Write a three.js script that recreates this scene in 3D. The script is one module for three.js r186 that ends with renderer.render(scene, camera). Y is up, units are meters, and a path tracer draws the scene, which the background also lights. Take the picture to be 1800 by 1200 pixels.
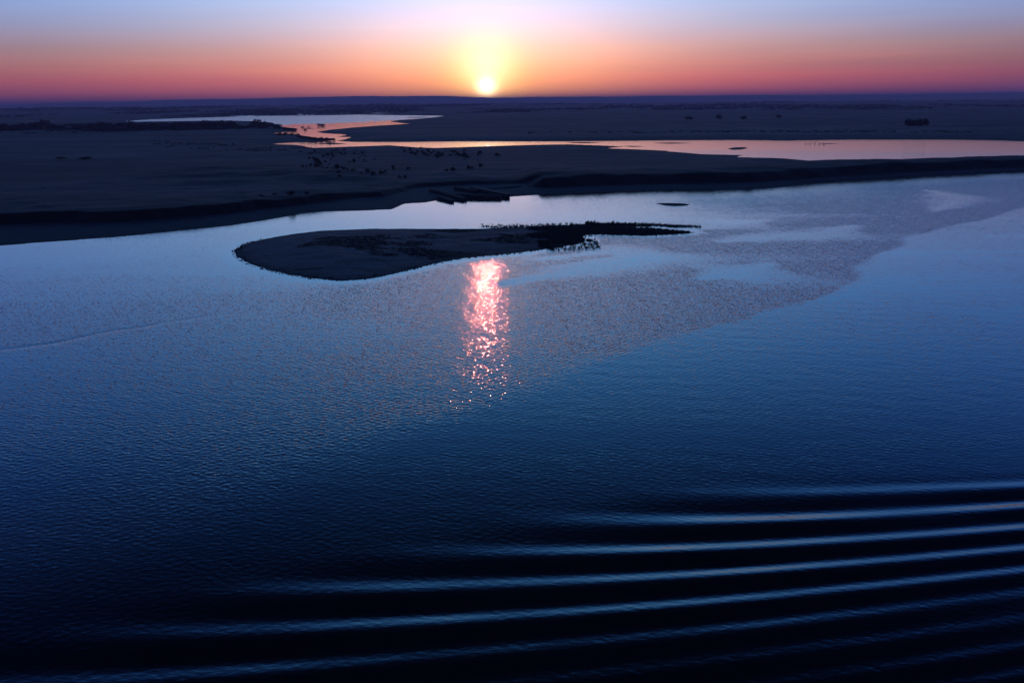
import * as THREE from 'three';
import { mergeGeometries } from 'three/addons/utils/BufferGeometryUtils.js';

// ---------------------------------------------------------------- camera, sky, sun, exposure
const scene = new THREE.Scene();
const camera = new THREE.PerspectiveCamera(40.0, 1024 / 682, 0.5, 120000);
camera.position.set(0, 30, 0);
camera.rotation.order = 'YXZ';
camera.rotation.set(-Math.atan(420 / 1648), 0, -0.01);

const SUN_DIR = new THREE.Vector3(-0.0237, 0.0145, -0.9996).normalize();
const clamp = (v, a = 0, b = 1) => Math.min(b, Math.max(a, v));
const smooth = (a, b, v) => { const t = clamp((v - a) / (b - a)); return t * t * (3 - 2 * t); };
const mix = (a, b, t) => a + (b - a) * t;

function hash(i, j, s) { let h = Math.imul(i, 374761393) ^ Math.imul(j, 668265263) ^ Math.imul(s, 1442695041); h = Math.imul(h ^ (h >>> 13), 1274126177); return ((h ^ (h >>> 16)) >>> 0) / 4294967296; }
function noise(x, y, s = 0) { // value noise, -1 .. 1
  const i = Math.floor(x), j = Math.floor(y), fx = x - i, fy = y - j, u = fx * fx * (3 - 2 * fx), v = fy * fy * (3 - 2 * fy);
  return 2 * mix(mix(hash(i, j, s), hash(i + 1, j, s), u), mix(hash(i, j + 1, s), hash(i + 1, j + 1, s), u), v) - 1;
}
const fbm = (x, y, s = 0, n = 4) => { let a = 0, w = 0.5, f = 1; for (let k = 0; k < n; k++) { a += w * noise(x * f, y * f, s + k); w *= 0.5; f *= 2.03; } return a; };

// air colours by elevation in degrees (linear light): a band of dusk red under a blue that deepens to night
const AIR = [
  [-90, 0.10, 0.05, 0.08], [0, 0.40, 0.12, 0.22], [0.6, 0.56, 0.15, 0.21], [1.3, 0.66, 0.19, 0.20], [2.1, 0.64, 0.30, 0.24], [3.0, 0.58, 0.42, 0.36], [4.2, 0.46, 0.57, 0.68],
  [6, 0.38, 0.71, 1.06], [8, 0.31, 0.74, 1.32], [11, 0.21, 0.70, 1.42], [14, 0.14, 0.55, 1.34], [18, 0.068, 0.33, 0.95], [22, 0.032, 0.14, 0.50],
  [26, 0.014, 0.052, 0.18], [30, 0.007, 0.020, 0.065], [36, 0.004, 0.010, 0.030], [90, 0.004, 0.009, 0.024],
];
function airAt(el) {
  let k = 1; while (k < AIR.length - 1 && AIR[k][0] < el) k++;
  const a = AIR[k - 1], b = AIR[k], t = clamp((el - a[0]) / (b[0] - a[0]));
  return [mix(a[1], b[1], t), mix(a[2], b[2], t), mix(a[3], b[3], t)];
}
function makeSky() {
  const W = 4096, Hh = 2048, data = new Float32Array(W * Hh * 4), sunAz = Math.atan2(SUN_DIR.x, -SUN_DIR.z), sunEl = Math.asin(SUN_DIR.y);
  const lut = []; for (let i = 0; i <= 3600; i++) lut.push(airAt(i / 40));
  for (let j = 0; j < Hh; j++) {
    const el = ((j + 0.5) / Hh - 0.5) * Math.PI, eld = el * 180 / Math.PI, base = eld < 0 ? airAt(eld) : lut[Math.min(3600, Math.round(eld * 40))], ce = Math.cos(el);
    for (let i = 0; i < W; i++) {
      const ph = ((i + 0.5) / W - 0.5) * 2 * Math.PI, x = ce * Math.cos(ph), z = ce * Math.sin(ph);
      let az = Math.atan2(x, -z) - sunAz; if (az > Math.PI) az -= 2 * Math.PI; if (az < -Math.PI) az += 2 * Math.PI;
      const ad = Math.abs(az) * 180 / Math.PI, side = 0.47 + 0.62 * Math.exp(-((ad / 22) ** 2)) - 0.10 * smooth(40, 150, ad);
      const streak = 1 + 0.20 * smooth(8, 1, eld) * fbm(az * 7 + 0.4 * Math.sin(eld), eld * 2.1, 91, 4);
      let r = base[0] * side * streak, g = base[1] * side * (0.6 + 0.4 * streak), b = base[2] * mix(side, 1, 0.45) ;
      // glow of the air round the sun
      const dx = az * Math.cos(el) * 180 / Math.PI, dy = (el - sunEl) * 180 / Math.PI, t = Math.hypot(dx, dy);
      const wide = Math.exp(-t / 11.0) * Math.exp(-Math.pow(Math.max(0, dy) / 6.5, 2)), mid = Math.exp(-Math.pow(Math.hypot(dx * 0.48, dy - 1.4) / 3.8, 2)), core = Math.exp(-Math.pow(Math.hypot(dx * 0.9, dy - 1.0) / 1.65, 2)), disc = Math.exp(-Math.pow(t / 0.5, 2));
      const low = smooth(4.2, 0.3, eld), high = smooth(3.5, 6.5, eld);
      const halo = Math.exp(-t / 0.8);
      r += 2.2 * halo + 0.96 * wide + 0.58 * mid + 0.5 * core + 4 * disc;
      g += 1.35 * halo + wide * mix(0.18, 0.15, low) + mid * mix(0.40, 0.44, low) + 0.62 * core + 3.2 * disc;
      b += 0.3 * halo + wide * mix(0.32, 0.02, low) + mid * mix(0.18, 0.02, low) + 0.30 * high * mid + 0.45 * core * core + 2.4 * disc;
      const k = (j * W + i) * 4; data[k] = r; data[k + 1] = g; data[k + 2] = b; data[k + 3] = 1;
    }
  }
  const t = new THREE.DataTexture(data, W, Hh, THREE.RGBAFormat, THREE.FloatType);
  t.mapping = THREE.EquirectangularReflectionMapping; t.magFilter = THREE.LinearFilter; t.minFilter = THREE.LinearFilter; t.needsUpdate = true;
  return t;
}
scene.background = makeSky();
scene.environment = scene.background;
scene.fog = new THREE.FogExp2(new THREE.Color().setRGB(1.0, 0.68, 0.92), 1.15e-4);

const sun = new THREE.DirectionalLight(new THREE.Color().setRGB(1.0, 0.19, 0.13), 0.105);
sun.name = 'sun';
sun.position.copy(SUN_DIR).multiplyScalar(2000); sun.target.position.set(0, 0, 0);
sun.castShadow = true; sun.shadow.mapSize.set(4096, 4096); sun.shadow.radius = 1;
Object.assign(sun.shadow.camera, { left: -900, right: 900, top: 300, bottom: -300, near: 1, far: 6000 });
scene.add(sun, sun.target);

const renderer = new THREE.WebGLRenderer({ antialias: true });
renderer.toneMapping = THREE.LinearToneMapping;
renderer.toneMappingExposure = 1.0;
renderer.shadowMap.enabled = true;

// ---------------------------------------------------------------- helpers
function rng(seed) { let s = seed >>> 0; return () => { s = (s + 0x6d2b79f5) | 0; let t = Math.imul(s ^ (s >>> 15), 1 | s); t = (t + Math.imul(t ^ (t >>> 7), 61 | t)) ^ t; return ((t ^ (t >>> 14)) >>> 0) / 4294967296; }; }
const used = new Map();
function numbered(name) { const n = used.get(name) ?? 0; used.set(name, n + 1); return n ? name + '_' + String(n).padStart(3, '0') : name; }
function tag(o, label, category, group) { o.userData.label = label; o.userData.category = category; if (group) o.userData.group = group; return o; }
function shade(o) { o.traverse((m) => { if (m.isMesh) { m.castShadow = true; m.receiveShadow = true; } }); return o; }
function structure(o, label) { o.userData.kind = 'structure'; if (label) o.userData.label = label; scene.add(o); return shade(o); }

// the plan of the place, in metres: x to the right, z towards the viewer, the viewer's ship at the origin
const PLAN = {
  shore: [[-152.5, -177.7], [-134.4, -191.4], [-114.4, -209.0], [-104.7, -215.4], [-94.0, -221.3], [-83.8, -230.6], [-72.7, -240.7], [-65.8, -252.1], [-59.0, -267.5], [-54.3, -271.4], [-43.6, -272.7], [-34.6, -275.6], [-33.8, -283.2], [-32.4, -291.3], [-26.2, -294.1], [-23.5, -299.0], [-17.7, -300.2], [-6.9, -304.6], [-0.5, -309.6], [8.1, -314.6], [19.6, -317.3], [31.5, -322.2], [46.1, -324.9], [65.3, -326.0], [81.5, -327.4], [96.8, -334.7], [111.1, -352.4], [128.2, -360.8], [177.0, -383.3], [216.7, -400.5], [279.9, -423.9], [368.1, -438.5]],
  bank: [[-185.0, -217.4], [-161.2, -231.1], [-131.7, -241.9], [-117.6, -243.1], [-103.4, -244.3], [-90.7, -250.4], [-78.6, -261.0], [-66.5, -276.9], [-58.8, -288.8], [-50.5, -301.7], [-40.1, -306.1], [-35.4, -331.6], [-28.2, -341.9], [-14.0, -347.4], [3.7, -350.1], [5.6, -335.9], [12.5, -330.7], [22.8, -336.2], [33.4, -341.9], [52.0, -342.2], [73.0, -344.5], [90.3, -347.4], [108.1, -358.0], [131.9, -371.4], [181.7, -393.7], [221.8, -410.2], [286.9, -434.7], [377.7, -450.1]],
  inlet: [[-11.8, -330.1], [-5.5, -334.9], [3.2, -340.7], [3.4, -337.3], [-3.5, -332.4], [-10.3, -326.7]],
  island: [[-58.9, -198.7], [-59.6, -205.3], [-58.8, -210.5], [-56.5, -216.7], [-51.6, -224.6], [-45.8, -229.8], [-35.0, -232.2], [-20.8, -231.1], [-6.7, -230.6], [7.4, -233.3], [14.5, -234.4], [18.8, -234.6], [22.9, -233.2], [28.3, -230.6], [36.1, -226.8], [41.3, -221.2], [42.4, -219.6], [37.2, -217.1], [30.4, -215.6], [25.3, -217.0], [20.2, -218.8], [17.3, -218.5], [16.3, -216.2], [16.2, -211.5], [15.3, -206.2], [13.1, -201.2], [8.6, -197.5], [0.2, -190.3], [-5.6, -187.7], [-11.1, -183.8], [-15.2, -178.7], [-18.9, -172.5], [-21.6, -168.5], [-25.1, -164.1], [-29.9, -162.2], [-35.4, -164.7], [-41.6, -169.6], [-47.4, -176.1], [-52.9, -184.3], [-56.4, -191.7]],
  islet: [[43.9, -285.6], [46.8, -284.5], [50.0, -283.4], [53.6, -282.2], [52.1, -277.6], [48.1, -277.2], [45.2, -279.8]],
  pond: [[-802.8, -2003], [-833.7, -2221], [-797.8, -2402], [-748.4, -2558], [-692.1, -2736], [-530.8, -2736], [-432.0, -2786], [-295.7, -2558], [-225.5, -2450], [-153.7, -2346], [-164.5, -2127], [-184.6, -1917], [-209.2, -1807], [-210.5, -1672], [-181.2, -1563], [-152.7, -1466], [-185.8, -1371], [-207.5, -1270], [-218.5, -1167], [-216.9, -1076], [-200.5, -1031], [-173.0, -985.4], [-164.4, -965.4], [-163.8, -932.2], [-165.2, -909.3], [-148.7, -897.2], [-145.4, -840.6], [-147.3, -809.7], [-128.3, -781.5], [-90.1, -772.2], [-44.2, -772.2], [1.6, -760.8], [46.1, -749.7], [90.6, -749.7], [125.8, -752.1], [178.4, -744.3], [211.0, -719.4], [220.4, -727.9], [261.3, -728.6], [325.9, -711.8], [348.6, -695.1], [360.8, -671.6], [374.2, -626.6], [367.2, -558.4], [307.5, -513.6], [265.0, -491.3], [232.0, -477.1], [201.8, -465.7], [174.8, -454.5], [146.7, -448.4], [131.4, -444.6], [129.1, -447.0], [141.7, -457.6], [154.7, -468.8], [150.4, -481.2], [130.0, -499.4], [123.6, -513.6], [124.9, -524.3], [131.5, -537.5], [121.0, -543.6], [111.0, -550.3], [104.2, -567.4], [95.7, -585.8], [98.2, -592.3], [81.6, -613.9], [64.6, -632.9], [79.2, -654.5], [59.7, -681.0], [43.0, -698.9], [1.4, -689.6], [-26.7, -673.3], [-51.0, -661.5], [-65.5, -673.1], [-89.6, -712.9], [-109.7, -700.5], [-141.5, -680.7], [-153.6, -714.9], [-164.8, -736.9], [-187.5, -754.3], [-183.2, -778.0], [-167.4, -791.1], [-158.8, -794.7], [-149.6, -822.6], [-159.4, -871.4], [-176.2, -883.0], [-207.6, -961.3], [-231.7, -1012], [-260.1, -1050], [-255.5, -1089], [-252.0, -1132], [-273.5, -1239], [-310.4, -1325], [-353.0, -1459], [-413.6, -1675], [-500.4, -1858], [-558.1, -1906], [-658.6, -1871], [-701.4, -1839]],
  spit: [[-174.7, -781.5], [-169.0, -846.8], [-150.4, -855.2]],
  bar_a: [[138.4, -609.6], [146.9, -627.3], [154.4, -630.6], [154.2, -617.8], [144.9, -597.1], [138.6, -594.8]],
  bar_b: [[217.0, -692.0], [221.2, -695.0], [221.0, -689.0], [217.0, -684.1]],
  bar_c: [[217.6, -677.1], [224.7, -670.7], [229.0, -663.2], [221.3, -660.4], [217.5, -666.8]],
  bar_d: [[-284.0, -1412], [-287.9, -1457], [-269.2, -1413], [-265.7, -1361]],
  bar_e: [[-152.9, -749.4], [-144.9, -771.0], [-126.3, -747.3], [-134.2, -736.9]],
  bar_f: [[40.5, -729.6], [58.3, -734.8], [71.6, -719.0], [52.4, -713.4]],
  bar_g: [[100.4, -705.0], [119.5, -709.5], [137.4, -697.2], [116.4, -690.5]],
  bar_h: [[76.9, -668.1], [94.9, -655.3], [82.0, -645.5]],
  bar_i: [[-261.2, -2148], [-176.8, -2203], [-190.1, -2064]],
  bar_k: [[-272.7, -1252], [-263.9, -1274], [-251.7, -1236], [-257.9, -1217]],
  far_a: [[-8.5, -4983], [131.0, -5045], [243.4, -4255], [111.7, -4301]],
  far_b: [[-688.0, -2947], [-698.5, -3238], [-604.1, -3050], [-598.3, -2851]],
  far_c: [[-585.6, -3095], [-561.5, -3219], [-483.0, -3024], [-511.4, -2930]],
  far_d: [[-495.5, -3160], [-445.0, -3269], [-356.5, -3086], [-414.6, -2980]],
  far_e: [[-822.6, -2704], [-791.5, -2820], [-727.8, -2898], [-719.6, -2676]],
  edge: [[282.1, -391.2], [196.9, -310.5], [144.0, -263.7], [113.4, -232.8], [89.8, -209.9], [72.6, -184.9], [62.9, -170.2], [60.8, -161.0], [47.8, -142.6], [32.3, -129.5], [18.5, -118.5], [6.7, -106.6], [-1.9, -97.7], [-11.5, -89.3], [-20.5, -79.2], [-29.1, -68.3], [-39.3, -59.0]],
  wakeline: [[-75.9, -109.6], [-65.4, -115.9], [-59.8, -119.5], [-55.5, -125.3], [-51.2, -128.5], [-46.4, -133.4], [-39.9, -136.9], [-32.7, -143.1]],
  slick_a: [[43.0, -223.1], [57.6, -236.1], [65.1, -240.2]],
  slick_b: [[46.3, -204.1], [62.2, -211.9], [70.7, -214.1], [83.2, -227.4]],
  slick_c: [[33.2, -160.4], [39.6, -164.5], [47.6, -173.6]],
  slick_d: [[-1.8, -157.0], [11.5, -168.4], [27.2, -184.2], [22.6, -193.4], [6.9, -183.4]],
  slick_e: [[139.7, -316.7], [137.9, -288.3], [115.2, -256.4]],
};
const WEST_SHRUBS = [[-96.0, -440.4, 1.1], [-93.8, -437.8, 0.8], [-93.1, -444.0, 1.4], [-86.8, -429.2, 2.4], [-82.2, -416.3, 0.8], [-79.2, -411.1, 0.9], [-107.1, -507.5, 1.2], [-104.9, -509.2, 1.6], [-98.8, -483.6, 2.5], [-94.5, -469.3, 2.4], [-90.4, -455.8, 1.2], [-92.9, -478.1, 1.2], [-102.8, -524.9, 1.7], [-101.6, -532.5, 1.3], [-102.4, -547.8, 1.4], [-97.0, -523.9, 1.3], [-93.8, -499.3, 0.9], [-100.7, -566.1, 0.8], [-87.0, -457.8, 0.8], [-76.0, -415.5, 1.8], [-72.0, -395.0, 1.7], [-73.8, -395.2, 0.8], [-73.9, -417.3, 0.8], [-68.1, -388.2, 1.5], [-67.9, -374.5, 1.2], [-64.1, -355.6, 1.1], [-65.9, -384.9, 0.9], [-64.1, -384.7, 0.8], [-63.0, -384.5, 0.8], [-59.3, -377.0, 0.8], [-79.9, -474.3, 0.8], [-77.7, -473.9, 1.8], [-80.2, -505.2, 0.8], [-73.4, -475.1, 0.8], [-74.9, -489.4, 1.0], [-72.0, -477.6, 0.8], [-70.6, -495.6, 0.8], [-57.8, -385.1, 1.5], [-57.8, -391.3, 0.8], [-53.7, -370.6, 1.9], [-52.3, -383.2, 1.5], [-52.1, -395.6, 1.2], [-51.6, -388.0, 0.8], [-52.1, -421.5, 1.3], [-50.2, -410.0, 1.4], [-44.5, -413.4, 1.4], [-43.0, -368.2, 1.2], [-40.9, -370.1, 1.3], [-119.0, -582.5, 1.5], [-127.5, -581.4, 1.2]];
const EAST_SHRUBS = [[-70.0, -616.1, 1.7], [-63.3, -572.3, 1.8], [-61.8, -592.5, 2.1], [-56.9, -552.0, 2.2], [-52.7, -533.3, 1.9], [-55.5, -573.5, 1.8], [-57.4, -613.6, 1.9], [-52.7, -570.3, 1.8], [-49.0, -544.5, 2.0], [-45.7, -526.4, 2.0], [-48.7, -569.6, 1.8], [-50.8, -590.4, 1.8], [-44.8, -543.7, 1.7], [-45.2, -566.3, 1.8], [-41.0, -525.6, 1.8], [-38.5, -508.9, 2.5], [-41.1, -549.1, 1.7], [-37.7, -525.1, 2.0], [-38.7, -548.7, 1.4], [-41.0, -598.5, 1.6], [-38.6, -602.5, 1.6], [-32.7, -524.2, 1.6], [-34.6, -567.0, 1.8], [-32.4, -553.8, 2.4], [-29.6, -535.2, 1.9], [-27.7, -523.4, 2.1], [-25.7, -517.5, 1.6], [-24.9, -528.6, 2.3], [-28.0, -579.1, 1.6], [-23.1, -501.1, 2.0], [-22.0, -506.1, 1.6], [-23.3, -486.2, 0.8], [-17.4, -541.3, 2.0], [-17.7, -527.3, 1.4], [-7.2, -517.7, 2.1], [-6.2, -523.1, 1.6], [-26.7, -400.8, 1.5], [-24.1, -399.8, 2.2], [-18.2, -416.9, 2.1], [-17.0, -418.2, 1.6], [-13.3, -428.8, 2.1]];
const PLAIN_BUSHES = [[270.6, -1449, 11.3], [319.4, -1469, 11.5], [351.7, -1452, 10.5], [421.0, -1510, 11.1], [424.0, -1003, 23.7]];
const BELT_SHRUBS = [[-702.5, -1308, 10.4], [-685.2, -1295, 8.2], [-668.8, -1273, 9.4], [-649.7, -1255, 10.6], [-660.1, -1298, 12.1], [-647.3, -1281, 13.5], [-629.7, -1267, 12.0], [-622.3, -1263, 11.4], [-644.6, -1329, 13.8], [-601.5, -1259, 13.2], [-581.5, -1237, 9.8], [-528.4, -1175, 7.4], [-549.1, -1229, 13.2], [-522.6, -1191, 8.7], [-521.6, -1207, 9.1], [-505.1, -1188, 12.3], [-484.1, -1157, 11.7], [-491.7, -1213, 12.2], [-457.2, -1150, 14.8], [-471.7, -1203, 17.8], [-477.6, -1237, 11.1], [-444.3, -1174, 10.8], [-453.6, -1219, 7.8], [-436.9, -1187, 11.9], [-434.3, -1197, 7.0], [-429.4, -1217, 12.2], [-413.7, -1198, 12.7], [-421.5, -1233, 10.6], [-410.8, -1220, 9.3], [-418.7, -1279, 7.4], [-402.9, -1260, 13.0], [-391.6, -1251, 9.8], [-377.8, -1225, 10.4], [-369.2, -1224, 12.4], [-365.5, -1238, 11.2], [-361.6, -1247, 12.8], [-344.6, -1221, 6.8], [-335.8, -1215, 6.8], [-324.6, -1207, 7.0], [-319.5, -1218, 10.7], [-307.4, -1196, 10.8], [-314.8, -1249, 10.9], [-295.8, -1227, 9.4]];
const LAGOON_SHRUBS = [[-291.0, -1193, 5.1], [-281.6, -1177, 5.7], [-273.3, -1162, 4.9], [-265.1, -1148, 4.8], [-257.1, -1133, 5.5], [-255.5, -1144, 4.1], [-349.8, -1388, 8.4], [-366.9, -1429, 10.4], [-394.4, -1496, 10.9], [-325.3, -1315, 7.2], [-302.5, -1249, 5.3], [-187.2, -851.6, 3.6], [-180.5, -836.8, 4.0], [-174.9, -829.0, 4.0], [-169.9, -821.5, 3.9], [-165.8, -820.5, 4.4], [-161.7, -819.5, 4.4], [-157.6, -818.4, 3.9], [-152.8, -811.1, 3.4], [-150.5, -816.6, 2.9], [-223.0, -949.3, 4.6], [-215.8, -947.3, 4.6], [-209.2, -945.3, 4.0], [-225.0, -933.9, 4.5], [-279.5, -1298, 3.1], [-273.7, -1310, 2.4], [-245.1, -1152, 2.8], [-273.0, -1374, 4.9], [-266.9, -1371, 4.9], [-141.4, -751.9, 1.8]];
const BANK_SHRUBS = [[-76.0, -285.5, 1.2], [-72.7, -288.5, 1.4], [-67.9, -288.8, 2.3], [-63.8, -292.6, 1.8]];
const DUNE_SHRUBS = [[-165.2, -334.7, 2.2], [-171.6, -367.9, 1.2], [-410.9, -1021, 3.9], [-252.5, -534.8, 6.3], [-235.9, -529.5, 7.5]];

const closed = (line) => [...line, [line.at(-1)[0] + 60000, line.at(-1)[1] - 5000], [60000, -90000], [-90000, -90000], [line[0][0] - 60000, line[0][1] - 5000]];
function outline(points) { // signed distance to a closed outline, positive inside
  const n = points.length, X = points.map((p) => p[0]), Z = points.map((p) => p[1]);
  const bx = [Math.min(...X), Math.max(...X)], bz = [Math.min(...Z), Math.max(...Z)];
  return (x, z, reach = Infinity) => {
    const ox = Math.max(bx[0] - x, x - bx[1], 0), oz = Math.max(bz[0] - z, z - bz[1], 0), o = Math.hypot(ox, oz);
    if (o > reach) return -o;
    let best = Infinity, inside = false;
    for (let i = 0, j = n - 1; i < n; j = i++) {
      const ax = X[j], az = Z[j], dx = X[i] - ax, dz = Z[i] - az, px = x - ax, pz = z - az;
      const t = clamp((px * dx + pz * dz) / (dx * dx + dz * dz)), ex = px - dx * t, ez = pz - dz * t, e = ex * ex + ez * ez;
      if (e < best) best = e;
      if ((Z[i] > z) !== (az > z) && x < (X[i] - ax) * (z - az) / (Z[i] - az) + ax) inside = !inside;
    }
    return (inside ? 1 : -1) * Math.sqrt(best);
  };
}
function pathDistance(points) { // [distance, share of the way along] to an open line
  let total = 0; const at = [0];
  for (let i = 1; i < points.length; i++) at.push(total += Math.hypot(points[i][0] - points[i - 1][0], points[i][1] - points[i - 1][1]));
  return (x, z) => {
    let best = Infinity, share = 0, sign = 1;
    for (let i = 1; i < points.length; i++) {
      const [ax, az] = points[i - 1], dx = points[i][0] - ax, dz = points[i][1] - az, px = x - ax, pz = z - az;
      const t = clamp((px * dx + pz * dz) / (dx * dx + dz * dz)), ex = px - dx * t, ez = pz - dz * t, e = ex * ex + ez * ez;
      if (e < best) { best = e; share = mix(at[i - 1], at[i], t) / total; sign = px * dz - pz * dx > 0 ? 1 : -1; }
    }
    return [Math.sqrt(best), share, sign];
  };
}
const land = outline(closed(PLAN.shore)), bank = outline(closed(PLAN.bank)), pond = outline(PLAN.pond), inlet = outline(PLAN.inlet), island = outline(PLAN.island), islet = outline(PLAN.islet);
const bars = Object.keys(PLAN).filter((k) => k.startsWith('bar_')).map((k) => outline(PLAN[k]));
const farWater = Object.keys(PLAN).filter((k) => k.startsWith('far_')).map((k) => outline(PLAN[k]));
const deepEdge = outline([...PLAN.edge, [-600, 400], [3000, 400], [3000, -160]]);
const slicks = ['slick_a', 'slick_b', 'slick_c', 'slick_d', 'slick_e'].map((k) => pathDistance(PLAN[k]));
const wakeLine = pathDistance(PLAN.wakeline);

// ---------------------------------------------------------------- terrain
function terrain(x, z) { // [height, kind]: kind 0 sand, 1 dark bank, 2 wet beach, 3 mud, 4 scrub
  const r = Math.hypot(x, z), wob = 0.5 * fbm(x / 6, z / 6, 11, 3) + 1.1 * fbm(x / 30, z / 30, 12, 3);
  let L = land(x, z) + wob * 0.7;
  if (L < 0) {
    let h = -0.25 - Math.min(1.5, -L * 0.05), kind = 2;
    const I = island(x, z, 30) + mix(0.55, 2.0, smooth(12, 24, x)) * fbm(x / 2.8, z / 2.0, 14, 3) + 0.5 * fbm(x / 9, z / 9, 13, 2);
    if (I > -8) {
      const tail = smooth(6, 30, x), dome = I * 0.075;
      let hi = dome < 0 ? dome : Math.min(1.15, 0.02 + dome * (1 - 0.3 * tail)) + (dome > 0.1 ? 0.06 * fbm(x / 3, z / 3, 15, 3) : 0);
      hi = hi > 0 ? hi * mix(1, 0.26, smooth(-34, -12, x)) : hi;
      if (hi > h) { h = hi; kind = 5; }
    }
    const T = islet(x, z, 20) + 0.3 * fbm(x / 2, z / 2, 16, 3);
    if (T > -4) { const hi = Math.min(0.35, T * 0.2); if (hi > h) { h = hi; kind = 1; } }
    return [h, kind];
  }
  let B = bank(x, z) + wob * 0.8 + 0.8 * fbm(x / 3, z / 3, 17, 2) + 3.2 * fbm(x / 17, z / 17, 31, 3), h, kind = 0;
  const lip = mix(mix(3.3, 2.2, smooth(-80, -40, x)), 4.2, smooth(2, 12, x)) + 0.9 * fbm(x / 14, z / 14, 18, 3);
  if (B < 0) { const t = L / (L - B + 0.01); h = 0.02 + 0.85 * t; kind = 2; }
  else {
    const rise = smooth(0, mix(4, 9, smooth(0, 15, x)), B + 0.6 * fbm(x / 2, z / 2, 19, 2));
    h = 0.85 + (lip - 0.85) * rise;
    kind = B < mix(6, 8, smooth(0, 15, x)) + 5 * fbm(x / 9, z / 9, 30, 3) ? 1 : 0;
    h = mix(h, 1.9, smooth(12, 110, B));
    const dune = smooth(-40, -75, x) * smooth(-175, -135, x) * smooth(-330, -350, z) * smooth(-470, -430, z);
    h += dune * 2.4 * Math.max(0, fbm(x / 34, z / 26, 20, 3) + 0.18) ** 1.2;
    h += smooth(10, 60, B) * (0.35 * fbm(x / 22, z / 16, 21, 4) + 0.8 * fbm(x / 140, z / 90, 22, 3));
    // low rises far back
    const left = smooth(200, -900, x + 0.1 * z);
    h += smooth(2700, 5200, r) * (mix(9, 17, left) + mix(6, 9, left) * fbm(x / 900, z / 700, 23, 4)) + smooth(5500, 9000, r) * 6 * fbm(x / 1800, z / 1500, 24, 3);
  }
  const far = r / 420, wp = far * (1.1 * fbm(x / (14 * far), z / (20 * far), 25, 3));
  for (const [w, reach] of [[pond, 500], [inlet, 60]]) {
    const P = w(x, z, reach) + (w === pond ? wp : 0.3 * wob);
    if (P > 0) {
      h = -0.05 - Math.min(1, P * 0.03); kind = 3;
      if (w === pond) for (const b of bars) { const D = b(x, z, 60) + 0.35 * wp; if (D > -12) { const hb = Math.min(0.3, D * 0.05); if (hb > h) { h = hb; kind = 3; } } }
    } else if (P > -60) { const cap = 0.015 + -P * (w === pond ? mix(0.045, 0.16, smooth(6, 40, x) * smooth(560, 440, r)) : 0.7); if (cap < h) { h = cap; if (kind === 0 && -P < 16) kind = 3; } }
  }
  if (r > 1400) for (const w of farWater) { const P = w(x, z, 200); if (P > 0) h = -0.3; else if (P > -150) h = Math.min(h, 0.05 - P * 0.05); }
  if (r > 2500 && kind === 0) kind = 4;
  return [h, kind, B];
}
const SAND = [0.165, 0.104, 0.086], SOIL_SHADE = [0.012, 0.010, 0.008], BEACH = [0.042, 0.044, 0.050], MUD = [0.075, 0.058, 0.056], SCRUB = [0.085, 0.06, 0.058], ISLE = [0.17, 0.16, 0.155];  // near-black tone: dark soil and scrub, plus shade painted on the bank face
const KIND = [SAND, SOIL_SHADE, BEACH, MUD, SCRUB, ISLE];
// a sheet laid on rings that stand closer where the ground is seen closer; full circle, coarser where no view falls
function rings(radii, angles, height, dress) {
  const nr = radii.length, na = angles.length, P = new Float32Array(nr * na * 3), N = new Float32Array(nr * na * 3), U = new Float32Array(nr * na * 2), C = new Float32Array(nr * na * 3);
  const extra = [];
  for (let i = 0; i < nr; i++) for (let j = 0; j < na; j++) {
    const k = i * na + j, x = radii[i] * Math.sin(angles[j]), z = -radii[i] * Math.cos(angles[j]), v = height(x, z, radii[i]);
    P[k * 3] = x; P[k * 3 + 1] = v[0]; P[k * 3 + 2] = z; U[k * 2] = x; U[k * 2 + 1] = -z;
    extra.push(v);
  }
  for (let k = 0; k < nr * na; k++) dress(k, P[k * 3], P[k * 3 + 2], extra[k], C, N);
  const g = new THREE.BufferGeometry();
  g.setAttribute('position', new THREE.BufferAttribute(P, 3)); g.setAttribute('uv', new THREE.BufferAttribute(U, 2)); g.setAttribute('color', new THREE.BufferAttribute(C, 3));
  return { g, N, nr, na, extra };
}
const nearFan = (n, half) => Array.from({ length: n }, (_, i) => -half + 2 * half * i / (n - 1));
const around = (n, half, back) => [...Array.from({ length: back }, (_, i) => -Math.PI + (Math.PI - half) * i / back), ...nearFan(n, half), ...Array.from({ length: back }, (_, i) => half + (Math.PI - half) * (i + 1) / back)];

function sandMaps() {
  const n = 512, c = new Uint8Array(n * n * 4), b = new Uint8Array(n * n * 4), R = rng(5);
  const waves = []; for (let k = 0; k < 60; k++) { const q = 3 + Math.floor(R() * 50), a = R() * 6.283; waves.push([Math.round(q * Math.cos(a)), Math.round(q * Math.sin(a)), R() * 6.283, 1 / Math.sqrt(q)]); }
  for (let j = 0; j < n; j++) for (let i = 0; i < n; i++) {
    let s = 0; for (const [p, q, f, w] of waves) s += w * Math.sin(2 * Math.PI * (p * i + q * j) / n + f);
    const v = clamp(0.82 + 0.10 * s + 0.10 * (R() - 0.5), 0.4, 1), k = (j * n + i) * 4;
    c[k] = c[k + 1] = c[k + 2] = Math.round(255 * v); c[k + 3] = 255; b[k] = b[k + 1] = b[k + 2] = clamp(128 + 40 * s + 30 * (R() - 0.5), 0, 255); b[k + 3] = 255;
  }
  return [c, b].map((d) => { const t = new THREE.DataTexture(d, n, n); t.wrapS = t.wrapT = THREE.RepeatWrapping; t.magFilter = THREE.LinearFilter; t.repeat.set(1 / 23, 1 / 23); t.needsUpdate = true; return t; });
}
const [sandTone, sandRelief] = sandMaps();

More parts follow.
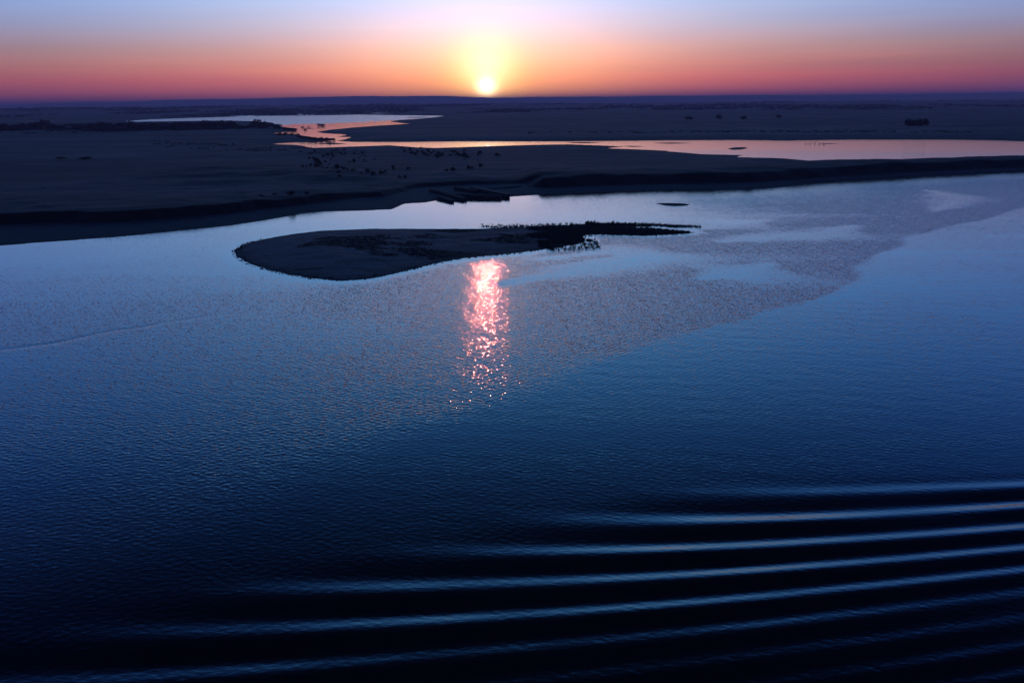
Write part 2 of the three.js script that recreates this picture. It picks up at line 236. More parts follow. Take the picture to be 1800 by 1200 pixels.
{ // the ground: one sheet to the horizon, the bed of the water included
  const radii = [0, 60, 110];
  for (let t = Math.atan(30 / 145), n = 520, e = Math.atan(30 / 9000), i = 0; i <= n; i++) radii.push(30 / Math.tan(mix(t, e, i / n)));
  radii.push(11000, 13500, 17000, 23000, 32000, 46000);
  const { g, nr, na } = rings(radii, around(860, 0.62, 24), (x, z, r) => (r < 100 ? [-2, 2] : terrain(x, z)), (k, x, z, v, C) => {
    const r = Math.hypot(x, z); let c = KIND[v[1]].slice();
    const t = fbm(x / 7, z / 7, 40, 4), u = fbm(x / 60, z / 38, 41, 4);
    if (v[1] === 0) { const R2 = smooth(-6, 5, x), e = smooth(mix(22, 56, R2), mix(6, 16, R2), v[2] + 9 * t + 7 * u); c = c.map((a, i) => mix(a, SOIL_SHADE[i] * 1.5, e)); const d = smooth(0.1, 0.45, u) * 0.75; c = c.map((a, i) => mix(a, SOIL_SHADE[i] * 2.6, d)); const str = fbm(x / 90, z / 9, 44, 4); c = c.map((a) => a * Math.max(0.25, 1 + 0.6 * str + 0.35 * fbm(x / 26, z / 40, 47, 3) + 1.1 * fbm(x / 260, z / 48, 49, 4) + 0.7 * fbm(x / 75, z / 24, 46, 3))); }
    if (v[1] === 4) { const d = smooth(-0.15, 0.3, fbm(x / 160, z / 420, 42, 4)); c = c.map((a, i) => mix(a * 1.5, SOIL_SHADE[i] * 1.6, d)); }
    if (v[1] === 5) { const d = smooth(0.0, 0.12, fbm(x / 13, z / 9, 45, 4) - 0.1 + 0.25 * smooth(20, 4, Math.hypot((x + 24), (z + 205) * 1.1))); c = c.map((a, i) => mix(a, SOIL_SHADE[i] * 1.1, d) * (1 + 0.6 * fbm(x / 5, z / 3, 48, 3))); if (v[0] < 0.3) c = c.map((a) => a * mix(0.3, 1, clamp((v[0] + 0.06 * t) / 0.3))); const tail = smooth(8, 20, x + 6 * t); c = c.map((a, i) => mix(a, SOIL_SHADE[i], tail)); }
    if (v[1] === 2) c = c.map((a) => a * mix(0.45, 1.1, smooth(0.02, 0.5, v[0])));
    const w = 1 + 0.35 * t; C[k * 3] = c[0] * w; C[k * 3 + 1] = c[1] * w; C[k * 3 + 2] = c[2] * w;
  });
  const index = new Uint32Array((nr - 1) * (na - 1) * 6); let q = 0;
  for (let i = 0; i < nr - 1; i++) for (let j = 0; j < na - 1; j++) { const a = i * na + j, b = a + 1, c = a + na, d = c + 1; index[q++] = a; index[q++] = b; index[q++] = c; index[q++] = b; index[q++] = d; index[q++] = c; }
  g.setIndex(new THREE.BufferAttribute(index, 1)); g.computeVertexNormals();
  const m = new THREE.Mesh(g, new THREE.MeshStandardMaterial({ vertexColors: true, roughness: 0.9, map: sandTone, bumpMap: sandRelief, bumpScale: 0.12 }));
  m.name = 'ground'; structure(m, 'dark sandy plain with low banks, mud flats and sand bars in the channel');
}

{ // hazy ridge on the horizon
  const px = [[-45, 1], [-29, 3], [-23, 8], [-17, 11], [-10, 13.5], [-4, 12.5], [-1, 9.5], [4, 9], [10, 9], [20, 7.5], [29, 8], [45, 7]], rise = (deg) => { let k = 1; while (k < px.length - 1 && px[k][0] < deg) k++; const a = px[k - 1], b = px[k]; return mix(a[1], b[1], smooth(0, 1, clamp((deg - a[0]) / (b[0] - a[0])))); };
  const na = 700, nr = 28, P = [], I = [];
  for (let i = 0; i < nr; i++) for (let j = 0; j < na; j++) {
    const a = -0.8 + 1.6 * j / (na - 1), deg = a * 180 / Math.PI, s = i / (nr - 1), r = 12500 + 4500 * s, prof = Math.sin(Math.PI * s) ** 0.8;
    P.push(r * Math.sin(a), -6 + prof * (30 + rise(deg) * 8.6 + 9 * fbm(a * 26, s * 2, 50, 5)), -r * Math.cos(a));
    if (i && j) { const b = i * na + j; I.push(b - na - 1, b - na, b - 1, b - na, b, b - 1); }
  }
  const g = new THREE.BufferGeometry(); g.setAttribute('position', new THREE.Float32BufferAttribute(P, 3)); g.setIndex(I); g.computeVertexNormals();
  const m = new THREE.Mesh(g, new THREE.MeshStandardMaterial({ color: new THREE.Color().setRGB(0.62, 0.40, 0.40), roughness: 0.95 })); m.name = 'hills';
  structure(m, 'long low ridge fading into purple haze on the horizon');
}

// ---------------------------------------------------------------- water
function rippleMap(side, metres, shortest, longest, slope, seed, n) { // a repeating field of short waves as a normal map
  const R = rng(seed), gx = new Float32Array(side * side), gz = new Float32Array(side * side);
  let power = 0; const list = [];
  for (let k = 0; k < n; k++) {
    const lam = shortest * (longest / shortest) ** R(), a = 1.35 + 1.5 * (R() + R() - 1), q = metres / lam;
    const p = Math.round(q * Math.cos(a)), s = Math.round(q * Math.sin(a)), w = 0.6 + R(); list.push([p, s, R() * 6.283, w]); power += w * w / 2;
  }
  const norm = slope / Math.sqrt(power);
  for (const [p, s, f, w] of list) {
    const l = Math.hypot(p, s) || 1, ax = 1.2 * w * norm * p / l, az = w * norm * s / l;
    const ci = new Float32Array(side), si = new Float32Array(side);
    for (let i = 0; i < side; i++) { ci[i] = Math.cos(2 * Math.PI * p * i / side + f); si[i] = Math.sin(2 * Math.PI * p * i / side + f); }
    for (let j = 0; j < side; j++) { const cj = Math.cos(2 * Math.PI * s * j / side), sj = Math.sin(2 * Math.PI * s * j / side); for (let i = 0, k = j * side; i < side; i++, k++) { const c = ci[i] * cj - si[i] * sj; gx[k] += ax * c; gz[k] += az * c; } }
  }
  const d = new Float32Array(side * side * 4);
  for (let k = 0; k < side * side; k++) { const l = Math.hypot(gx[k], gz[k], 1); d[k * 4] = 0.5 - 0.5 * gx[k] / l; d[k * 4 + 1] = 0.5 - 0.5 * gz[k] / l; d[k * 4 + 2] = 0.5 + 0.5 / l; d[k * 4 + 3] = 1; }
  const t = new THREE.DataTexture(d, side, side, THREE.RGBAFormat, THREE.FloatType); t.wrapS = t.wrapT = THREE.RepeatWrapping; t.magFilter = THREE.LinearFilter; t.repeat.set(1 / metres, 1 / metres); t.needsUpdate = true;
  return t;
}
const waves = [];
{ const R = rng(77); for (let k = 0; k < 64; k++) { const lam = 0.9 * (4.5 / 0.9) ** R(), a = 1.35 + 1.1 * (R() + R() - 1); waves.push({ kx: 2 * Math.PI / lam * Math.cos(a), kz: -2 * Math.PI / lam * Math.sin(a), lam, f: R() * 6.283, s: (0.5 + R()) / Math.sqrt(32) }); } }
function ripple(x, z) { // [calmness 0 .. ruffled 1, deep share 0 .. 1]
  const wob = 2.2 * fbm(x / 14, z / 14, 60, 4), D = deepEdge(x, z) + wob, deep = smooth(-0.8, mix(1.6, 14, smooth(25, -30, x)), D);
  let a = 1.05 + 0.42 * fbm(x / 45, z / 13, 61, 4);
  a = mix(a, 0.46 + 0.14 * fbm(x / 60, z / 25, 62, 3), deep);
  a *= mix(0.5, 1, smooth(58, 95, -z)) * mix(1, 0.68, smooth(-12, -40, x)) * (1 - 0.35 * deep * smooth(0.05, 0.35, fbm(x / 40, z / 9, 68, 3)));
  a *= mix(1, 0.5, smooth(-20, -55, x) * smooth(-150, -185, z)) ;
  const L = -land(x, z, 9e9), I = -island(x, z, 60);
  const lee = smooth(-218, -244, z + 4 * fbm(x / 18, z / 8, 66, 3)) * smooth(95, 30, x + 9 * fbm(x / 12, z / 7, 67, 3));
  a *= mix(0.12, 1, smooth(2, 45, L + 8 * fbm(x / 25, z / 10, 63, 3))) * mix(1, 0.2, lee);
  a *= mix(0.15, 1, smooth(0.3, 6, I + 2 * fbm(x / 9, z / 6, 64, 3)));
  for (const s of slicks) { const [d, t] = s(x, z), w = 9 * Math.sin(Math.PI * clamp(t, 0.08, 0.92)) + 3 * fbm(x / 6, z / 6, 65, 3); a *= mix(0.36, 1, smooth(0, 1.9, d / Math.max(1.5, w))); }
  return [clamp(a, 0.03, 1.3), deep];
}
const WAKE = (x, d) => 29.5937 + 0.235631 * x - 0.7421907 * d + 0.00088882 * x * x - 0.00411337 * x * d + 0.00467662 * d * d;
function waveAt(x, z, r) {
  const d = -z, spacing = r * r / 30 * 0.001 * 0.9 + 0.02; let h = 0, sx = 0, sz = 0;
  const [a, deep] = r < 700 ? ripple(x, z) : [0.1, 0];
  if (r < 700) for (const w of waves) {
    const fade = smooth(1.6, 3.2, w.lam / spacing); if (!fade) continue;
    const g = w.lam > 2 ? mix(0.4, 0.8, deep) : 1, s = 0.014 * w.s * a * fade * g, p = w.kx * x + w.kz * z + w.f, c = Math.cos(p), k = Math.hypot(w.kx, w.kz);
    h += s / k * Math.sin(p); sx += s * c * w.kx / k; sz += s * c * w.kz / k;
  }
  if (d > 15 && d < 95 && Math.abs(x) < 110) { // the wake of the ship, running in under the viewer
    const bend = 0.24 * fbm(x / 38, z / 16, 70, 2), p = WAKE(x, d) + bend, e = 0.05;
    const env = smooth(-0.75, 0.9, p) * mix(1, 0.35, smooth(3.2, 6, p)) * smooth(-14, 16, x + 10 * (p - 2)) * (1 + 0.75 * fbm(x / 15, z / 5, 71, 3)) * smooth(-0.10, -0.17, (WAKE(x, d + e) - WAKE(x, d - e)) / (2 * e));
    if (env > 0.001) {
      const px = (WAKE(x + e, d) - WAKE(x - e, d)) / (2 * e), pd = (WAKE(x, d + e) - WAKE(x, d - e)) / (2 * e), k = 2 * Math.PI * Math.hypot(px, pd), A = 0.14 * env / k;
      const t = 2 * Math.PI * p, c = Math.cos(t) + 0.20 * Math.cos(2 * t), hh = Math.sin(t) + 0.10 * Math.sin(2 * t);
      h += A * hh; sx += A * c * 2 * Math.PI * px; sz += -A * c * 2 * Math.PI * pd;
    }
  }
  if (x < 30 && z < -90 && z > -200) { // one long low wave left by a boat
    const [q, t, sg] = wakeLine(x, z), y = q * sg + 0.5 * fbm(x / 5, z / 5, 72, 3), amp = -0.05 * (1 + 0.8 * fbm(x / 7, z / 7, 74, 3)) * smooth(1, 0.5, t), w = Math.exp(-((y / 0.75) ** 2)); h += amp * 0.7 * w;
    const y2 = -2 * y / 0.5625 * amp * 0.7 * w; const qa = wakeLine(x, z + 0.3), qb = wakeLine(x + 0.3, z); sz += y2 * (qa[0] * qa[2] - q * sg) / 0.3; sx += y2 * (qb[0] * qb[2] - q * sg) / 0.3;
  }
  return [h, sx, sz, a, deep];
}
{
  const radii = [2, 14, 26, 34];
  const t0 = Math.atan(30 / 38), t1 = Math.atan(30 / 480), n = 640;
  for (let i = 0; i <= n; i++) radii.push(30 / Math.tan(mix(t0, t1, i / n)));
  for (let i = 1; i <= 90; i++) radii.push(30 / Math.tan(mix(t1, Math.atan(30 / 5000), i / 90)));
  radii.push(9000, 16000, 46000);
  const { g, N, nr, na, extra } = rings(radii, around(1000, 0.64, 40), waveAt, (k, x, z, v, C, NN) => {
    const l = Math.hypot(v[1], v[2], 1); NN[k * 3] = -v[1] / l; NN[k * 3 + 1] = 1 / l; NN[k * 3 + 2] = -v[2] / l;
    const shoal = (1 - v[4]) * smooth(700, 300, Math.hypot(x, z)) * (0.8 + 0.5 * fbm(x / 25, z / 12, 73, 3));
    C[k * 3] = mix(0.002, 0.10, shoal); C[k * 3 + 1] = mix(0.005, 0.07, shoal); C[k * 3 + 2] = mix(0.010, 0.05, shoal);
  });
  g.setAttribute('normal', new THREE.BufferAttribute(N, 3));
  // quads sorted by how ruffled the water is: calm, ruffled, and far wind-blown strips
  const buckets = [[], [], [], [], [], [], []], R = rng(9);
  const windy = (x, z) => { const r = Math.hypot(x, z); return r > 1150 && z < -1150 && smooth(-60, -150, x + 0.0 * r + (2100 - r) * 0.32) > R() && r > 1500 + 0.25 * (x + 400); };
  for (let i = 0; i < nr - 1; i++) for (let j = 0; j < na - 1; j++) {
    const a = i * na + j, b = a + 1, c = a + na, d = c + 1, v = extra[a], x = g.attributes.position.getX(a), z = g.attributes.position.getZ(a), r = Math.hypot(x, z);
    let k; if (r > 600) k = windy(x, z) ? 6 : 5; else if (r > 480 && x > 100) k = 4; else k = Math.round(clamp(5 - 5 * v[3] + 0.7 * (R() - 0.5), 0, 5));
    buckets[k].push(a, b, c, b, d, c);
  }
  const total = buckets.reduce((s, b) => s + b.length, 0), index = new Uint32Array(total); let q = 0;
  buckets.forEach((b, k) => { g.addGroup(q, b.length, k); for (let i = 0; i < b.length; i++) index[q + i] = b[i]; q += b.length; });
  g.setIndex(new THREE.BufferAttribute(index, 1));
  const ripples = rippleMap(1024, 13, 0.16, 0.85, 0.07, 31, 150);
  const water = (scale, rough) => new THREE.MeshPhysicalMaterial({ vertexColors: true, roughness: rough, metalness: 0, ior: 1.333, ...(scale ? { normalMap: ripples, normalScale: new THREE.Vector2(scale, scale) } : {}) });
  const m = new THREE.Mesh(g, [water(1.25, 0.06), water(0.95, 0.06), water(0.66, 0.05), water(0.46, 0.05), water(0.28, 0.04), water(0.16, 0.03), water(0, 0.24)]);
  m.name = 'water'; m.position.y = 0; structure(m, 'wide channel with ripples, a wake and calm lagoons that mirror the sunset');
}
// ---------------------------------------------------------------- plants
const leafMat = (r, g, b) => new THREE.MeshStandardMaterial({ color: new THREE.Color().setRGB(r, g, b), roughness: 0.95, side: THREE.DoubleSide });
const foliageMat = [leafMat(0.020, 0.021, 0.013), leafMat(0.026, 0.024, 0.014), leafMat(0.017, 0.018, 0.013)], stemMat = leafMat(0.022, 0.017, 0.012);
function leaves(seed, n, lobes, size) { // leaf-sized faces in a lumpy, open crown of about 1 m across
  const R = rng(seed), P = [], N = [];
  const L = Array.from({ length: lobes }, () => { const a = R() * 6.283, r = 0.34 * Math.sqrt(R()); return [r * Math.cos(a), 0.16 + 0.3 * R() * (1 - r), r * Math.sin(a), 0.13 + 0.15 * R()]; });
  for (let k = 0; k < n; k++) {
    const l = L[Math.floor(R() * lobes)], u = 2 * R() - 1, a = R() * 6.283, q = l[3] * (0.35 + 0.65 * Math.cbrt(R())), s = Math.sqrt(1 - u * u), y = Math.max(0.01, l[1] + q * u * 0.9);
    const c = [l[0] + q * s * Math.cos(a), y, l[2] + q * s * Math.sin(a)], w = size * (0.5 + R()), t = R() * 6.283, e = (R() - 0.3) * 1.5;
    const d1 = [Math.cos(t) * w, w * e, Math.sin(t) * w], d2 = [-Math.sin(t) * w * 0.6, w * (R() - 0.5), Math.cos(t) * w * 0.6];
    const A = c.map((v, i) => v - d1[i]), B = c.map((v, i) => v + d2[i]), C = c.map((v, i) => v + d1[i]), D = c.map((v, i) => v - d2[i]);
    for (const p of [A, B, C, A, C, D]) P.push(p[0], Math.max(0, p[1]), p[2]);
  }
  const g = new THREE.BufferGeometry(); g.setAttribute('position', new THREE.Float32BufferAttribute(P, 3)); g.computeVertexNormals(); return g;
}
function stems(seed, n) {
  const R = rng(seed), G = [];
  for (let k = 0; k < n; k++) { const a = R() * 6.283, e = 0.2 + 0.2 * R(); const c = new THREE.CatmullRomCurve3([new THREE.Vector3(0.03 * Math.cos(a), -0.03, 0.03 * Math.sin(a)), new THREE.Vector3(0.4 * e * Math.cos(a), 0.14, 0.4 * e * Math.sin(a)), new THREE.Vector3(e * Math.cos(a), 0.32, e * Math.sin(a))]); G.push(new THREE.TubeGeometry(c, 4, 0.012, 4)); }
  return mergeGeometries(G);
}
const shrubKinds = Array.from({ length: 5 }, (_, k) => {
  const o = new THREE.Group(), f = new THREE.Mesh(leaves(100 + k, 330, 5 + k, 0.062), foliageMat[k % 3]), s = new THREE.Mesh(stems(200 + k, 6), stemMat);
  f.name = 'foliage'; s.name = 'stem'; o.add(f, s); return o;
});
const groundAt = (x, z) => Math.max(0.0, terrain(x, z)[0]);
const plantR = rng(404);
function shrub(name, x, z, w, tall, label, category, group) {
  const o = shrubKinds[Math.floor(plantR() * 5)].clone(); o.name = numbered(name);
  o.position.set(x, groundAt(x, z) - 0.04, z); o.rotation.y = plantR() * 6.283; o.scale.set(w, w * tall * (0.85 + 0.3 * plantR()), w * (0.85 + 0.3 * plantR()));
  tag(o, label, category, group); scene.add(o); return o;
}
const westLabel = (x, z) => (z < -455 && x < -70 ? ['low dark shrub in the dense clump farthest left on the sand flat', 'shrubs in the left dense clump'] : x < -58 ? ['low dark shrub in the thin line just left of the upright cluster', 'shrubs in the line beside the upright cluster'] : x < -30 && z > -425 ? ['low dark shrub in the loose row along the front of the sand flat', 'shrubs in the front row of the sand flat'] : ['low dark shrub standing apart in the middle of the sand flat', 'shrubs standing apart on the sand flat']);
for (const [x, z, w] of WEST_SHRUBS) { const [label, group] = westLabel(x, z); shrub('desert_shrub', x, z, w * 1.35, 1.4, label, 'shrub', group); }
for (const [x, z, w] of EAST_SHRUBS) shrub('desert_shrub', x, z, w * 1.3, 1.1, 'small reddish dark shrub on the sand just in front of the sunlit pond strip', 'shrub', 'shrubs in front of the sunlit pond strip');
const plain = ['leftmost of four dark bushes in a row on the far right plain', 'second from left and tallest of four bushes on the far plain', 'third from left and flattest of four bushes on the far plain', 'rightmost of the four small bushes on the far right plain'];
PLAIN_BUSHES.slice(0, 4).forEach(([x, z, w], i) => shrub('plain_bush', x, z, w * 1.15, i === 1 ? 1.1 : 0.8, plain[i], 'bush', 'four bushes in a row on the far plain'));
{ // the one long thicket on the right
  const [x, z, w] = PLAIN_BUSHES[4], o = new THREE.Group(); o.name = numbered('long_thicket'); o.position.set(x, groundAt(x, z) - 0.05, z);
  const f = [], s = [], R = rng(61);
  for (let k = 0; k < 8; k++) { const q = leaves(300 + k, 300, 6, 0.075), t = stems(320 + k, 5), h = w * (0.46 + 0.10 * R()), u = (k / 7 - 0.5) * w * 0.86, v = (R() - 0.5) * w * 0.2; for (const [g, list] of [[q, f], [t, s]]) { g.scale(w * 0.3, h, w * 0.3); g.translate(u, 0, v); list.push(g); } }
  const a = new THREE.Mesh(mergeGeometries(f), foliageMat[2]), b = new THREE.Mesh(mergeGeometries(s), stemMat); a.name = 'foliage'; b.name = 'stem'; o.add(a, b);
  tag(o, 'large long black thicket standing alone on the far right plain', 'thicket'); scene.add(o);
}
for (const [x, z, w] of BELT_SHRUBS) {
  const k = x / -z < -0.505 ? 0 : x / -z < -0.435 ? 1 : x / -z < -0.385 ? 2 : 3, part = ['leftmost stretch of the long belt, at the frame edge', 'middle stretch of the long belt, between two gaps', 'tallest stretch of the belt, at the lagoon tip', 'low right stretch of the belt beside the left lagoon'][k];
  shrub('tamarisk_thicket', x, z, w * 1.5, 0.62 + 0.35 * plantR(), 'dark thicket in the ' + part, 'thicket', 'thickets in the ' + ['leftmost', 'middle', 'tallest', 'right'][k] + ' stretch of the belt');
}
for (const [x, z, w] of LAGOON_SHRUBS) {
  const r = Math.hypot(x, z), k = r > 1140 && x > -300 && w < 5 ? 0 : r > 930 ? 1 : 2;
  shrub('marsh_shrub', x, z, w * 1.45, 0.8, ['tiny dark tuft standing alone in the water of the pink lagoon', 'dark marsh shrub on the upper spit at the left of the pink lagoon', 'dark marsh shrub in the row on the lower spit of the pink lagoon'][k], 'shrub', ['tufts alone in the pink lagoon', 'shrubs on the upper lagoon spit', 'shrubs on the lower lagoon spit'][k]);
}
const bankLabels = ['leftmost of four bushes on top of the left channel bank', 'second from left of four bushes on the left channel bank', 'third from left, wide bush on top of the left channel bank', 'rightmost of four bushes on top of the left channel bank'];
BANK_SHRUBS.forEach(([x, z, w], i) => shrub('bank_bush', x, z - 3, w * 1.25, 0.9, bankLabels[i], 'bush', 'four bushes on the left channel bank'));
const duneLabels = ['low dark tuft alone on the sand above the left channel bank', 'tiny tuft on the bare sand at far left', 'small lone shrub on the sand below the thicket belt', 'smaller left one of two flat shrub patches on the left sand', 'wider right one of two flat shrub patches on the left sand'];
DUNE_SHRUBS.forEach(([x, z, w], i) => shrub('sand_shrub', x, z, w * 1.1, 0.3, duneLabels[i], 'shrub'));

function scatter(name, label, geo, mat, n, seed, pick) { // what nobody could count
  const R = rng(seed), m = new THREE.InstancedMesh(geo, mat, n), M = new THREE.Matrix4(), q = new THREE.Quaternion(), up = new THREE.Vector3(0, 1, 0); let k = 0;
  for (let tries = 0; k < n && tries < n * 60; tries++) { const s = pick(R); if (!s) continue; q.setFromAxisAngle(up, R() * 6.283); M.compose(new THREE.Vector3(s[0], s[1], s[2]), q, new THREE.Vector3(s[3], s[4], s[3])); m.setMatrixAt(k++, M); }
  m.count = k; m.name = name; m.userData.kind = 'stuff'; m.userData.label = label; scene.add(m);
}
const clump = leaves(900, 46, 5, 0.11), tuft = (() => { const R = rng(8), P = []; for (let k = 0; k < 16; k++) { const a = R() * 6.283, r = 0.3 * R(), x = r * Math.cos(a), z = r * Math.sin(a), b = R() * 6.283, w = 0.06, lx = (R() - 0.5) * 0.6, lz = (R() - 0.5) * 0.6, h = 0.5 + 0.5 * R(); P.push(x - w * Math.cos(b), 0, z - w * Math.sin(b), x + w * Math.cos(b), 0, z + w * Math.sin(b), x + lx, h, z + lz); } const g = new THREE.BufferGeometry(); g.setAttribute('position', new THREE.Float32BufferAttribute(P, 3)); g.computeVertexNormals(); return g; })();
const polar = (r, deg) => [r * Math.sin(deg * Math.PI / 180), -r * Math.cos(deg * Math.PI / 180)];
scatter('distant_scrub', 'far dark scrub and low trees massed along the low rises before the hills', clump, foliageMat[0], 6500, 21, (R) => {
  const r = 1 / mix(1 / 2750, 1 / 7000, R()), deg = -38 + 76 * R(), [x, z] = polar(r, deg);
  if (fbm(x / 260, z / 700, 80, 3) + 0.18 * smooth(0, -12, deg) < 0.12 || R() < 0.3 * smooth(-5, 10, deg)) return null;
  const h = terrain(x, z)[0]; if (h < 0.3) return null; const w = r / 2900 * (7 + 10 * R()); return [x, h - 0.2, z, w, w * (0.4 + 0.25 * R())];
});
scatter('belt_scrub', 'continuous dark scrub behind the thicket belt at the left lagoon', clump, foliageMat[2], 1500, 22, (R) => {
  const deg = -36 + 21.5 * R(), r = mix(1180, 1750, R()), [x, z] = polar(r, deg); if (fbm(x / 90, z / 120, 81, 3) < -0.08 + 0.3 * smooth(-22, -15, deg)) return null;
  const h = terrain(x, z)[0]; if (h < 0.25) return null; const w = 6 + 8 * R(); return [x, h - 0.1, z, w, w * (0.28 + 0.2 * R())];
});
scatter('marsh_tufts', 'tiny grass tufts in loose rows on the sand left of the pink lagoon', clump, foliageMat[1], 420, 23, (R) => {
  const deg = mix(-20.5, -8.5, R()), t = R(), r = 30 / Math.tan((mix(2.45, 2.85, t) + 0.014 * (deg + 14) * 5) * Math.PI / 180), [x, z] = polar(r, deg); if (fbm(x / 9, z / 14, 82, 3) < 0.05) return null;
  const h = terrain(x, z)[0]; if (h < 0.1) return null; const w = 1.2 + 1.6 * R(); return [x, h, z, w, w * 0.5];
});
scatter('pond_edge_tufts', 'thin broken line of small tufts along the far shore of the right pond', clump, foliageMat[2], 300, 24, (R) => {
  const deg = mix(1, 31, R()), r = mix(885, 935, R()) - 2.5 * Math.max(0, deg - 18) * 0, [x, z] = polar(r, deg); if (fbm(x / 16, z / 20, 83, 3) < 0) return null;
  const h = terrain(x, z)[0]; if (h < 0.1) return null; const w = 2 + 2.4 * R(); return [x, h, z, w, w * 0.5];
});
scatter('island_scrub', 'low dark ground cover over the right half and tail of the sand island', clump, foliageMat[2], 2600, 25, (R) => {
  const x = mix(-2, 46, R()), z = mix(-240, -203, R()), I = island(x, z, 30); if (I < 0.1 || x + 8 * fbm(x / 6, z / 6, 84, 3) < 6) return null;
  const h = groundAt(x, z), w = 0.7 + 0.9 * R(); return [x, h - 0.05, z, w, w * (0.35 + 0.3 * R())];
});
scatter('tail_weeds', 'loose clumps of weed standing in the shallows around the tail of the island', tuft, foliageMat[0], 3200, 26, (R) => {
  let x, z; const s = R();
  if (s < 0.55) { const t = R(); x = mix(19, 49, t); z = -mix(237.5, 229, t) - 5 * (R() + R() - 0.7) * (1 - t * 0.55); } else if (s < 0.82) { x = mix(6, 19, R()); z = -mix(194, 216, R()); } else { x = mix(-8, 24, R()); z = -mix(232, 239, R()); }
  const I = island(x, z, 30); if (I < -10 || R() > (0.1 + smooth(-0.25, 0.3, fbm(x / 3.4, z / 2.2, 85, 3))) * Math.exp(Math.min(0, I + (s < 0.55 ? 3 : 0)) / 2.6)) return null; const w = 0.35 + 0.8 * R() * R(); return [x, groundAt(x, z) - 0.05, z, w, w * (0.4 + 0.35 * R())];
});
scatter('strandline_weed', 'dark drift weed in patches over the sandy crown of the island', clump, foliageMat[2], 1500, 27, (R) => {
  const x = mix(-54, 4, R()), z = mix(-230, -166, R()), I = island(x, z, 30); if (I < 3) return null;
  if (fbm(x / 13, z / 9, 45, 4) - 0.1 + 0.25 * smooth(20, 4, Math.hypot(x + 24, (z + 205) * 1.1)) < 0.0 + 0.12 * R()) return null;
  const w = 0.4 + 1.0 * R() * R(); return [x, groundAt(x, z) - 0.02, z, w, w * 0.35];
});
scatter('beach_pebbles', 'small dark stones and drift along the waterline of the island', new THREE.IcosahedronGeometry(0.5, 0), leafMat(0.02, 0.018, 0.017), 900, 28, (R) => {
  const x = mix(-60, 12, R()), z = mix(-216, -160, R()), I = island(x, z, 30); if (I < -0.9 || I > 1.8 || R() > 1.1 * Math.exp(-Math.abs(I))) return null;
  const w = 0.12 + 0.4 * R() * R(); return [x, groundAt(x, z), z, w, w * 0.6];
});

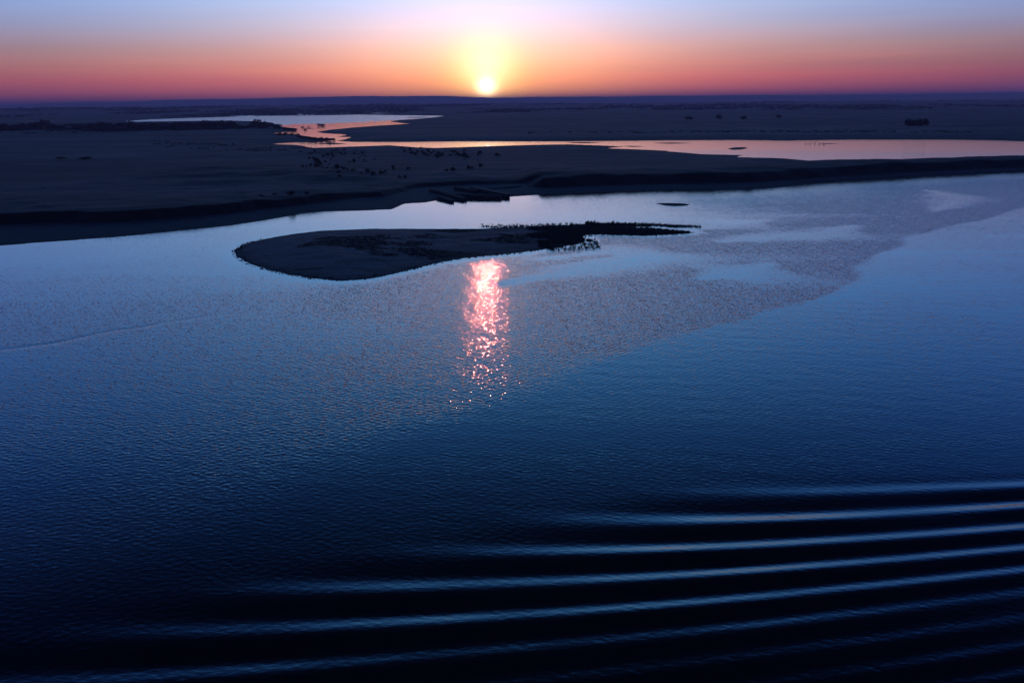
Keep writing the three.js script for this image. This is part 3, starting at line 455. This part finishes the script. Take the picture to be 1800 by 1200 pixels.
// ---------------------------------------------------------------- beached pontoons, stakes, driftwood
const rust = new THREE.MeshStandardMaterial({ color: new THREE.Color().setRGB(0.014, 0.011, 0.010), roughness: 0.7 }), tar = new THREE.MeshStandardMaterial({ color: new THREE.Color().setRGB(0.009, 0.008, 0.008), roughness: 0.6 });
const tankShape = (() => { const p = []; for (const [r, y] of [[0.02, -1], [0.55, -0.98], [0.82, -0.86], [0.9, -0.7], [0.9, -0.2], [0.96, -0.16], [0.96, 0.16], [0.9, 0.2], [0.9, 0.7], [0.82, 0.86], [0.55, 0.98], [0.02, 1]]) p.push(new THREE.Vector2(r, y)); const g = new THREE.LatheGeometry(p, 14); g.rotateX(Math.PI / 2); return g; })();
function pontoon(name, label, a, b, count, girth, deckHigh) { // a string of steel tanks lying side by side under two long beams
  const dx = b[0] - a[0], dz = b[1] - a[1], len = Math.hypot(dx, dz), o = new THREE.Group(); o.name = numbered(name);
  o.position.set((a[0] + b[0]) / 2, 0, (a[1] + b[1]) / 2); o.rotation.y = Math.atan2(-dz, dx);
  const y0 = mix(groundAt(a[0], a[1]), groundAt(b[0], b[1]), 0.5), ya = groundAt(a[0], a[1]), yb = groundAt(b[0], b[1]); o.position.y = y0; o.rotation.z = 0;
  o.rotation.order = 'YZX'; o.rotation.z = Math.atan2(yb - ya, len);
  for (let k = 0; k < count; k++) { const m = new THREE.Mesh(tankShape, tar); m.name = 'tank'; m.scale.set(girth * 0.6, girth * 0.6, girth); m.position.set((k + 0.5) / count * len - len / 2, girth * 0.42, 0); o.add(m); }
  for (const s of [-1, 1]) { const g = new THREE.BoxGeometry(len, 0.28, 0.3, 1, 1, 1), m = new THREE.Mesh(g, rust); m.name = 'beam'; m.position.set(0, girth * 0.94 + 0.1, s * girth * 0.6); o.add(m); }
  if (deckHigh) { const boards = Math.round(len / 1.3); const g = new THREE.BoxGeometry(1.15, 0.09, girth * 1.6); for (let k = 0; k < boards; k++) { const m = new THREE.Mesh(g, rust); m.name = 'deck_plate'; m.position.set((k + 0.5) / boards * len - len / 2, girth * 0.94 + 0.3 + 0.02 * Math.sin(k * 2.3), 0); o.add(m); } }
  tag(o, label, 'pontoon', 'pontoons lying on the far shore'); scene.add(o); return o;
}
pontoon('pontoon_string', 'thickest dark pontoon with a flat deck, rightmost on the far shore', [-13.5, -330], [-0.8, -307], 19, 0.95, true);
pontoon('pontoon_string', 'long thin dark pontoon slanting down the sand, left of the others', [-27.5, -325], [-14.5, -299], 24, 0.8, false);
pontoon('pontoon_string', 'short thin pontoon at the water edge, nearest and lowest of all', [-23.6, -307], [-18.0, -293.5], 16, 0.55, false);
pontoon('pontoon_string', 'low pontoon lying along the water edge in front of the decked one', [-17.5, -308.5], [-3.0, -303.5], 13, 0.9, false);
pontoon('pontoon_string', 'small pontoon farthest back, beside the upper end of the decked one', [-19.5, -331.5], [-11.5, -321], 11, 0.8, false);

const stakeShape = (() => { const g = new THREE.CylinderGeometry(0.16, 0.22, 3.0, 8, 4); const p = g.attributes.position; for (let k = 0; k < p.count; k++) p.setX(k, p.getX(k) + 0.05 * Math.sin(p.getY(k) * 1.7)); g.computeVertexNormals(); g.translate(0, 0.9, 0); return g; })();
for (const [k, u] of [0, 0.15, 0.27, 0.49, 0.71, 0.92, 1].entries()) {
  const m = new THREE.Mesh(stakeShape, stemMat); m.name = numbered('wooden_stake'); m.position.set(mix(205.3, 215.2, u), 0, mix(-665, -653, u)); m.rotation.set(0.05 * Math.sin(k * 3), k, 0.06 * Math.cos(k * 2)); m.scale.y = 0.4 + 0.1 * Math.sin(k * 5);
  tag(m, ['leftmost', 'second from left', 'third from left', 'middle', 'third from right', 'second from right', 'rightmost'][k] + ' of seven small dark stakes standing in the right pond', 'stake', 'stakes in a row in the right pond'); scene.add(m);
}

shade(scene);
renderer.setSize(1024, 682);
renderer.render(scene, camera);
